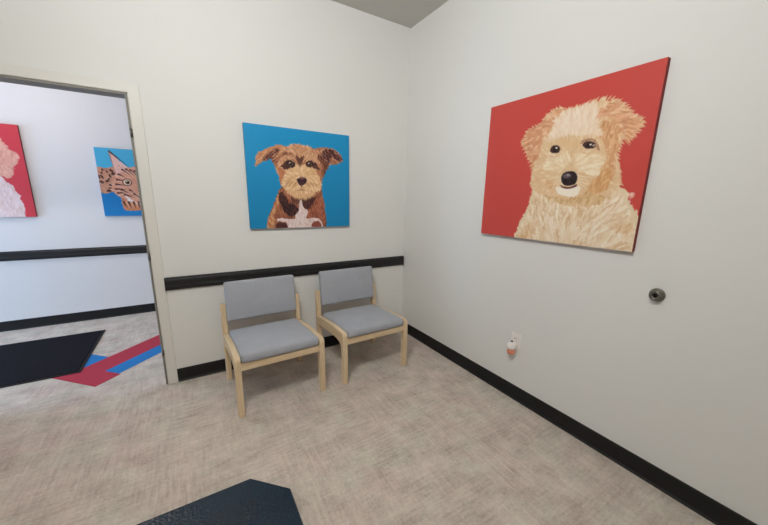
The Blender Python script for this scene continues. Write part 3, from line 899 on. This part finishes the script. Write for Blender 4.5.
def paint_cat():
    T = TR['cat']
    P = Paint(240, 204, (74, 176, 218), 11)
    P.fill([(-.1, .44), (1.1, .40), (1.1, 1.1), (-.1, 1.1)], (26, 126, 194), 0, 1, 1, 5, True)
    m = P.fill(T['body'], (206, 150, 124), 1)
    P.fur(m, lambda u, v: .2, 90, 9, 1.4, [(226, 178, 150), (176, 116, 90)], .6)
    for k in range(30):
        P.ell(-.01 + .17 * P.r.rand(), .30 + .32 * P.r.rand(), .016, .011, (66, 36, 38), .9, P.r.rand() * 3)
    ear2 = [(.88 - u, v) for u, v in T['ear']]
    for e_ in (T['ear'], ear2):
        P.fill(e_, (232, 186, 176), 1)
    P.fur(P.mask(T['ear']), lambda u, v: 1.0, 40, 12, 1.4, [(242, 206, 196), (214, 160, 148)], .6)
    line(P, (.145, .045), (.34, .275), 2.6, (50, 36, 44)); line(P, (.142, .06), (.175, .34), 1.8, (176, 116, 108))
    m = P.fill(T['head'], (222, 160, 134), 2)
    P.fur(m, away(.44, .62), 320, 11, 1.5, [(238, 192, 168), (202, 132, 106), (230, 174, 148)], .7)
    # tabby bands: brow, cheek and jaw
    for (u0, v0, a, L) in [(.25, .30, .7, 26), (.29, .29, .8, 28), (.335, .30, .9, 26), (.375, .31, 1.1, 24), (.205, .37, .6, 16), (.18, .45, .2, 20), (.165, .52, .1, 22),
                           (.155, .59, 0, 26), (.17, .65, -.1, 24), (.21, .60, .5, 22), (.24, .67, .4, 26), (.30, .60, .9, 22), (.34, .66, .8, 24)]:
        for sx in (0, 1):
            P.stroke((u0 if not sx else .88 - u0) * P.W, v0 * P.H, a if not sx else math.pi - a, L, 3.0, (88, 48, 46), .85)
            P.stroke((u0 + .01 if not sx else .87 - u0) * P.W, (v0 + .025) * P.H, a if not sx else math.pi - a, L * .8, 1.6, (240, 206, 186), .7)
    P.fill(T['white'], (246, 232, 230), 1)
    P.fill(T['paw'], (204, 132, 98), 1)
    for k in range(7):
        P.stroke((.215 + .026 * k) * P.W, .785 * P.H, 1.2 + .05 * k, 20, 3.0, (70, 36, 38) if k % 2 == 0 else (232, 178, 144), .85)
    for (u, v) in (T['pts'][0], (.60, .486)):
        P.ell(u, v, .050, .054, (70, 38, 40)); P.ell(u, v, .040, .043, (236, 214, 190)); P.ell(u + .004, v, .026, .030, (150, 104, 70))
        P.ell(u + .006, v, .015, .020, (22, 16, 20)); P.ell(u - .002, v - .012, .006, .007, (250, 246, 240))
    P.fill([(.40, .62), (.48, .62), (.44, .68)], (206, 120, 118), .5)
    line(P, (.44, .67), (.44, .75), 1.5, (90, 50, 50))
    return P


def paint_pup():
    T = TR['pup']
    P = Paint(200, 178, (208, 64, 76), 5)
    mir = lambda pts: [(1.06 - u, v) for u, v in pts]
    for b_ in (T['body'], mir(T['body'])):
        m = P.fill(b_, (232, 206, 206), 2)
    m = P.fill([(.2, .6), (.82, .6), (.86, 1.1), (.16, 1.1)], (232, 206, 206), 2)
    P.fur(m, lambda u, v: 1.57, 200, 14, 1.8, [(240, 220, 220), (220, 186, 180)], .6)
    P.fur(P.mask(T['body']), lambda u, v: 1.5, 90, 14, 1.8, [(240, 220, 222), (222, 192, 188)], .6)
    m = P.fill([(.27, .25), (.4, .12), (.6, .11), (.78, .2), (.82, .4), (.76, .58), (.55, .68), (.35, .62), (.25, .45)], (236, 206, 190), 2)
    P.fur(m, away(.53, .42), 160, 12, 1.5, [(244, 222, 208), (222, 182, 158)], .6)
    for e_ in (T['ear'], mir(T['ear'])):
        m = P.fill(e_, (226, 164, 148), 2)
        P.fur(m, lambda u, v: 1.5, 50, 14, 1.8, [(238, 186, 168), (212, 142, 126)], .6)
    for u in (.42, .64):
        P.ell(u, .35, .03, .03, (50, 30, 30)); P.ell(u - .008, .34, .008, .008, (240, 236, 232))
    P.ell(.53, .47, .045, .035, (44, 28, 30))
    return P


def canvas_mat(name):
    m = mat(name, (1, 1, 1, 1), 0.48, 0.3)
    n, l, b = nodes(m)
    a = n.new('ShaderNodeAttribute')
    a.attribute_name = 'paint'
    l.new(a.outputs['Color'], b.inputs['Base Color'])
    bump(m, noise(m, coords(m), 500, 2), 0.08, 0.0005)
    return m


M['canvas'] = canvas_mat('painted_canvas')


def make_canvas(name, P, corners, normal, edge_col, label, depth=.030):
    """corners TL,TR,BR,BL of the painted face in room space; a box canvas hanging on the wall behind it"""
    c = [Vector(p) for p in corners]
    cen = sum(c, Vector()) / 4
    nrm = Vector(normal)
    root = empty(name, cen - nrm * depth)
    tag(root, label, 'painting')
    cc = [p - root.location for p in c]
    W, Hh = P.W, P.H
    u, v = np.meshgrid(np.linspace(0, 1, W), np.linspace(0, 1, Hh))
    u, v = u.ravel()[:, None], v.ravel()[:, None]
    TL, TR_, BR, BL = (np.array(p) for p in cc)
    co = (TL * (1 - u) + TR_ * u) * (1 - v) + (BL * (1 - u) + BR * u) * v
    idx = np.arange(W * Hh).reshape(Hh, W)
    q = np.stack([idx[:-1, :-1], idx[1:, :-1], idx[1:, 1:], idx[:-1, 1:]], -1).reshape(-1, 4)
    me = bpy.data.meshes.new('painted_face')
    me.vertices.add(len(co)); me.vertices.foreach_set('co', co.ravel())
    me.loops.add(q.size); me.loops.foreach_set('vertex_index', q.ravel().astype(np.int32))
    me.polygons.add(len(q)); me.polygons.foreach_set('loop_start', np.arange(0, q.size, 4, dtype=np.int32))
    me.polygons.foreach_set('loop_total', np.full(len(q), 4, dtype=np.int32))
    me.update(); me.validate()
    a = np.clip(P.a, 0, 255) / 255
    a = np.where(a <= .04045, a / 12.92, ((a + .055) / 1.055) ** 2.4)
    at = me.color_attributes.new('paint', 'FLOAT_COLOR', 'POINT')
    at.data.foreach_set('color', np.concatenate([a.reshape(-1, 3), np.ones((W * Hh, 1))], 1).ravel().astype(np.float32))
    me.materials.append(M['canvas'])
    o = bpy.data.objects.new('painted_face', me); COL.objects.link(o); o.parent = root
    bm = bmesh.new()
    F = [bm.verts.new(p - nrm * .0006) for p in cc]
    B = [bm.verts.new(p - nrm * (depth - .0005)) for p in cc]
    bm.faces.new(F); bm.faces.new(B[::-1])
    for i in range(4):
        bm.faces.new((F[i], F[(i + 1) % 4], B[(i + 1) % 4], B[i]))
    obj('canvas_edge', bm, mat(name + '_edge', edge_col, .6, .25), root)
    return root


make_canvas('canvas_picture', paint_brown(), [(-1.514, -.03, 1.961), (-.649, -.03, 1.961), (-.649, -.03, 1.173), (-1.514, -.03, 1.173)], (0, -1, 0),
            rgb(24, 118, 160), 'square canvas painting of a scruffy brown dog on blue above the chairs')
make_canvas('canvas_picture', paint_cream(), [(-.03, -1.053, 2.062), (-.03, -2.037, 2.062), (-.03, -2.037, 1.181), (-.03, -1.053, 1.181)], (-1, 0, 0),
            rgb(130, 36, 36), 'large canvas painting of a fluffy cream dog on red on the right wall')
make_canvas('canvas_picture', paint_cat(), [(-2.723, 1.952, 1.917), (-1.863, 1.952, 1.917), (-1.863, 1.952, 1.187), (-2.723, 1.952, 1.187)], (0, -1, 0),
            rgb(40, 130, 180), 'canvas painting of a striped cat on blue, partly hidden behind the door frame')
make_canvas('canvas_picture', paint_pup(), [(-4.255, 1.952, 2.070), (-3.268, 1.952, 2.070), (-3.268, 1.952, 1.186), (-4.255, 1.952, 1.186)], (0, -1, 0),
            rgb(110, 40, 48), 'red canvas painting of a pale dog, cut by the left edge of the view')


# ------------------------------------------------------------------ light
def area(name, loc, rot, sx, sy, power, col):
    L = bpy.data.lights.new(name, 'AREA')
    L.shape = 'RECTANGLE'; L.size = sx; L.size_y = sy; L.energy = power; L.color = col
    o = bpy.data.objects.new(name, L); o.location = loc; o.rotation_euler = rot
    COL.objects.link(o)
    return o


WARM = (1.0, .985, .945)
area('ceiling_lamp', (-2.1, -2.5, H - .02), (0, 0, 0), .8, .6, 22, (.99, .98, .91))
area('added_wall_wash', (-2.2, -2.2, 2.84), (math.radians(96), 0, math.radians(-38)), .6, .2, 34, (.965, .99, .985))  # added unseen light without a fixture, brightens the upper walls
area('hall_lamp', (-3.2, 1.0, H - .02), (0, 0, 0), 1.2, .6, 16, (1, .86, .76))
area('daylight', (HX0 - .15, 1.05, 1.0), (0, math.radians(-90), 0), 1.9, 1.6, 128, (.43, .68, 1.0))

w = bpy.data.worlds.new('world'); S.world = w; w.use_nodes = True
w.node_tree.nodes['Background'].inputs[0].default_value = (.75, .83, 1, 1)
w.node_tree.nodes['Background'].inputs[1].default_value = .25

# ------------------------------------------------------------------ camera
yaw, pit, rol, fpx = -.5462, 1.3531, .0164, 319.0712
R = Matrix.Rotation(yaw, 3, 'Z') @ Matrix.Rotation(pit, 3, 'X') @ Matrix.Rotation(rol, 3, 'Z')
cd = bpy.data.cameras.new('camera'); cam = bpy.data.objects.new('camera', cd); COL.objects.link(cam)
cam.matrix_world = Matrix.Translation((-1.9366, -2.7479, 1.4225)) @ R.to_4x4()
cd.sensor_fit = 'HORIZONTAL'; cd.sensor_width = 36.0; cd.lens = fpx / 768 * 36.0
cd.shift_x = 1.8289 / 768
cd.shift_y = 7.0772 / 768
cd.clip_start = .02
S.camera = cam
